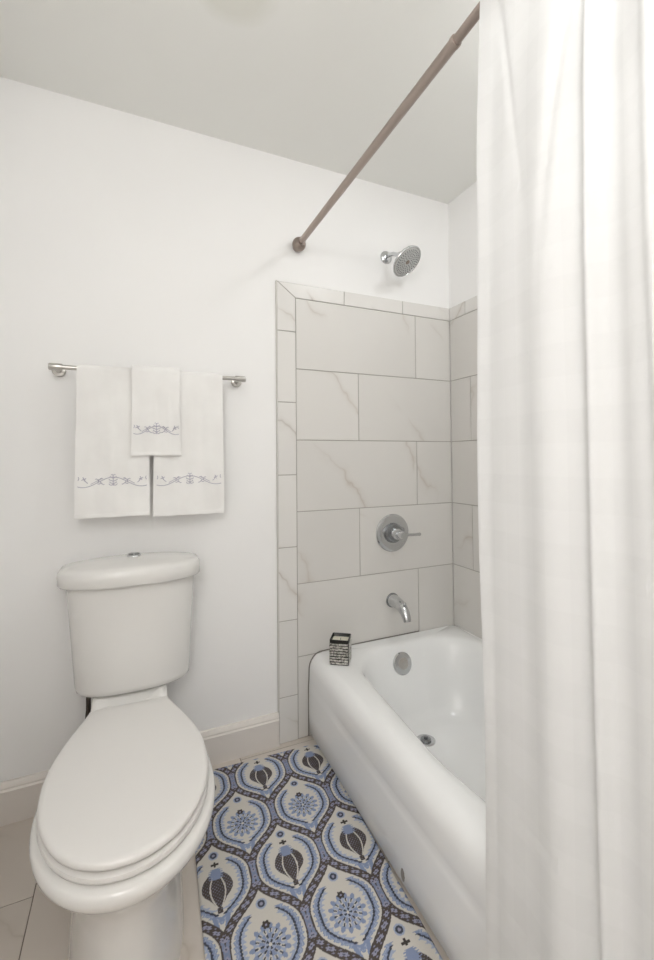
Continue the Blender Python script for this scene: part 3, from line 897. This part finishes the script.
uu, vv_ = np.meshgrid(np.linspace(U0, U1, nu + 1), np.linspace(V0, V1, nv + 1))
ed = np.minimum.reduce([uu - U0, U1 - uu, vv_ - V0, V1 - vv_])
hh = .0080 - .003 * np.clip(1 - ed / .006, 0, 1) ** 2
wx = RO[0] + uu * ex_[0] + vv_ * up_[0]; wy = RO[1] + uu * ex_[1] + vv_ * up_[1]
rugE = thing('bath_rug', 'blue, brown and cream bath rug with medallion print on the floor', 'rug', (RO[0], RO[1] - .42, 0))
pts = np.stack([wx, wy, hh + .0006], -1).reshape(-1, 3)
me = bpy.data.meshes.new('rug_pile')
idx = np.arange((nu + 1) * (nv + 1)).reshape(nv + 1, nu + 1)
fq = np.stack([idx[:-1, :-1], idx[:-1, 1:], idx[1:, 1:], idx[1:, :-1]], -1).reshape(-1, 4)
me.vertices.add(len(pts)); me.vertices.foreach_set('co', pts.ravel())
me.loops.add(fq.size); me.loops.foreach_set('vertex_index', fq.ravel())
me.polygons.add(len(fq)); me.polygons.foreach_set('loop_start', np.arange(0, fq.size, 4)); me.polygons.foreach_set('loop_total', np.full(len(fq), 4))
me.update(calc_edges=True); me.validate()
cl = rug_print(uu, vv_).reshape(-1, 3)
ca_ = me.attributes.new('print', 'FLOAT_COLOR', 'POINT')
ca_.data.foreach_set('color', np.concatenate([cl, np.ones((len(cl), 1))], 1).astype(np.float32).ravel())
me.shade_smooth(); me.materials.append(M['rug'])
rp = bpy.data.objects.new('rug_pile', me); C.objects.link(rp); rp.parent = rugE
rp.matrix_parent_inverse = Matrix.Translation(-Vector(rugE.location))
bm = B()
def rw(u, v, z): return (RO[0] + u * ex_[0] + v * up_[0], RO[1] + u * ex_[1] + v * up_[1], z)
lo = [(U0, V0), (U1, V0), (U1, V1), (U0, V1)]
rings(bm, [[rw(u * 1.0, v, .0008) for u, v in lo], [rw(u, v, .0052) for u, v in lo]])
obj('rug_backing', bm, M['rug_back'], rugE, None)

# ------------------------------------------------------------------ lights
def area(name, loc, target, sx, sy, power, col):
    l = bpy.data.lights.new(name, 'AREA'); l.shape = 'RECTANGLE'; l.size = sx; l.size_y = sy; l.energy = power; l.color = col
    o = bpy.data.objects.new(name, l); C.objects.link(o); o.location = loc
    o.rotation_euler = (Vector(target) - Vector(loc)).to_track_quat('-Z', 'Z').to_euler(); return o
#LIGHTS
def bulb(name, loc, r, power, col):
    l = bpy.data.lights.new(name, 'POINT'); l.shadow_soft_size = r; l.energy = power; l.color = col
    o = bpy.data.objects.new(name, l); C.objects.link(o); o.location = loc; return o
for y in (-1.95, -2.2, -2.45):                 # the vanity bulbs on the wall to the left
    bulb('vanity_bulb', (-.95, y, 2.07), .05, 4.5, (1, .99, .98))
bulb('ceiling_fill', (-.45, -.90, 2.36), .09, .5, (1, .99, .97))  # added unseen fill under the ceiling, lifts the upper walls
area('alcove_fill_down', (.50, -.98, 2.487), (.50, -.98, 0), .2, .2, 3.4, (.975, .99, 1))  # added fill over the tub to brighten the alcove, no fixture there
bulb('alcove_fill_point', (.50, -.98, 2.40), .07, 1.5, (.975, .99, 1))  # second added alcove fill, spreads sideways onto the wall above the tiles
area('left_wall_fill', (-1.04, -2.0, 1.35), (0, -2.0, 1.35), .8, 1.3, 6.0, (1, .95, .915))  # added soft fill along the left wall, no window behind it
#ENDLIGHTS
wd = bpy.data.worlds.new('world'); bpy.context.scene.world = wd; wd.use_nodes = True
wd.node_tree.nodes['Background'].inputs[0].default_value = (.5, .5, .5, 1); wd.node_tree.nodes['Background'].inputs[1].default_value = 0

# ------------------------------------------------------------------ camera
cam = bpy.data.cameras.new('camera'); co_ = bpy.data.objects.new('camera', cam); C.objects.link(co_)
yaw, pit, rol = .4180, .0230, -.0080
f = Vector((math.sin(yaw) * math.cos(pit), math.cos(yaw) * math.cos(pit), math.sin(pit)))
r = Vector((math.cos(yaw), -math.sin(yaw), 0)); u = r.cross(f)
r2 = r * math.cos(rol) + u * math.sin(rol); u2 = -r * math.sin(rol) + u * math.cos(rol)
mt = Matrix((r2, u2, -f)).transposed().to_4x4(); mt.translation = (-.6423, -1.7693, 1.1881)
co_.matrix_world = mt
cam.sensor_fit = 'AUTO'; cam.sensor_width = 36; cam.lens = 437.08 * 36 / 960; cam.shift_y = -31.88 / 960; cam.clip_start = .02
S = bpy.context.scene
S.camera = co_
S.view_settings.view_transform = 'Standard'; S.view_settings.look = 'None'; S.view_settings.gamma = 1
S.view_settings.use_curve_mapping = False
S.view_settings.exposure = 0.08
S.cycles.max_bounces = 16; S.cycles.diffuse_bounces = 10; S.cycles.glossy_bounces = 6; S.cycles.transparent_max_bounces = 12
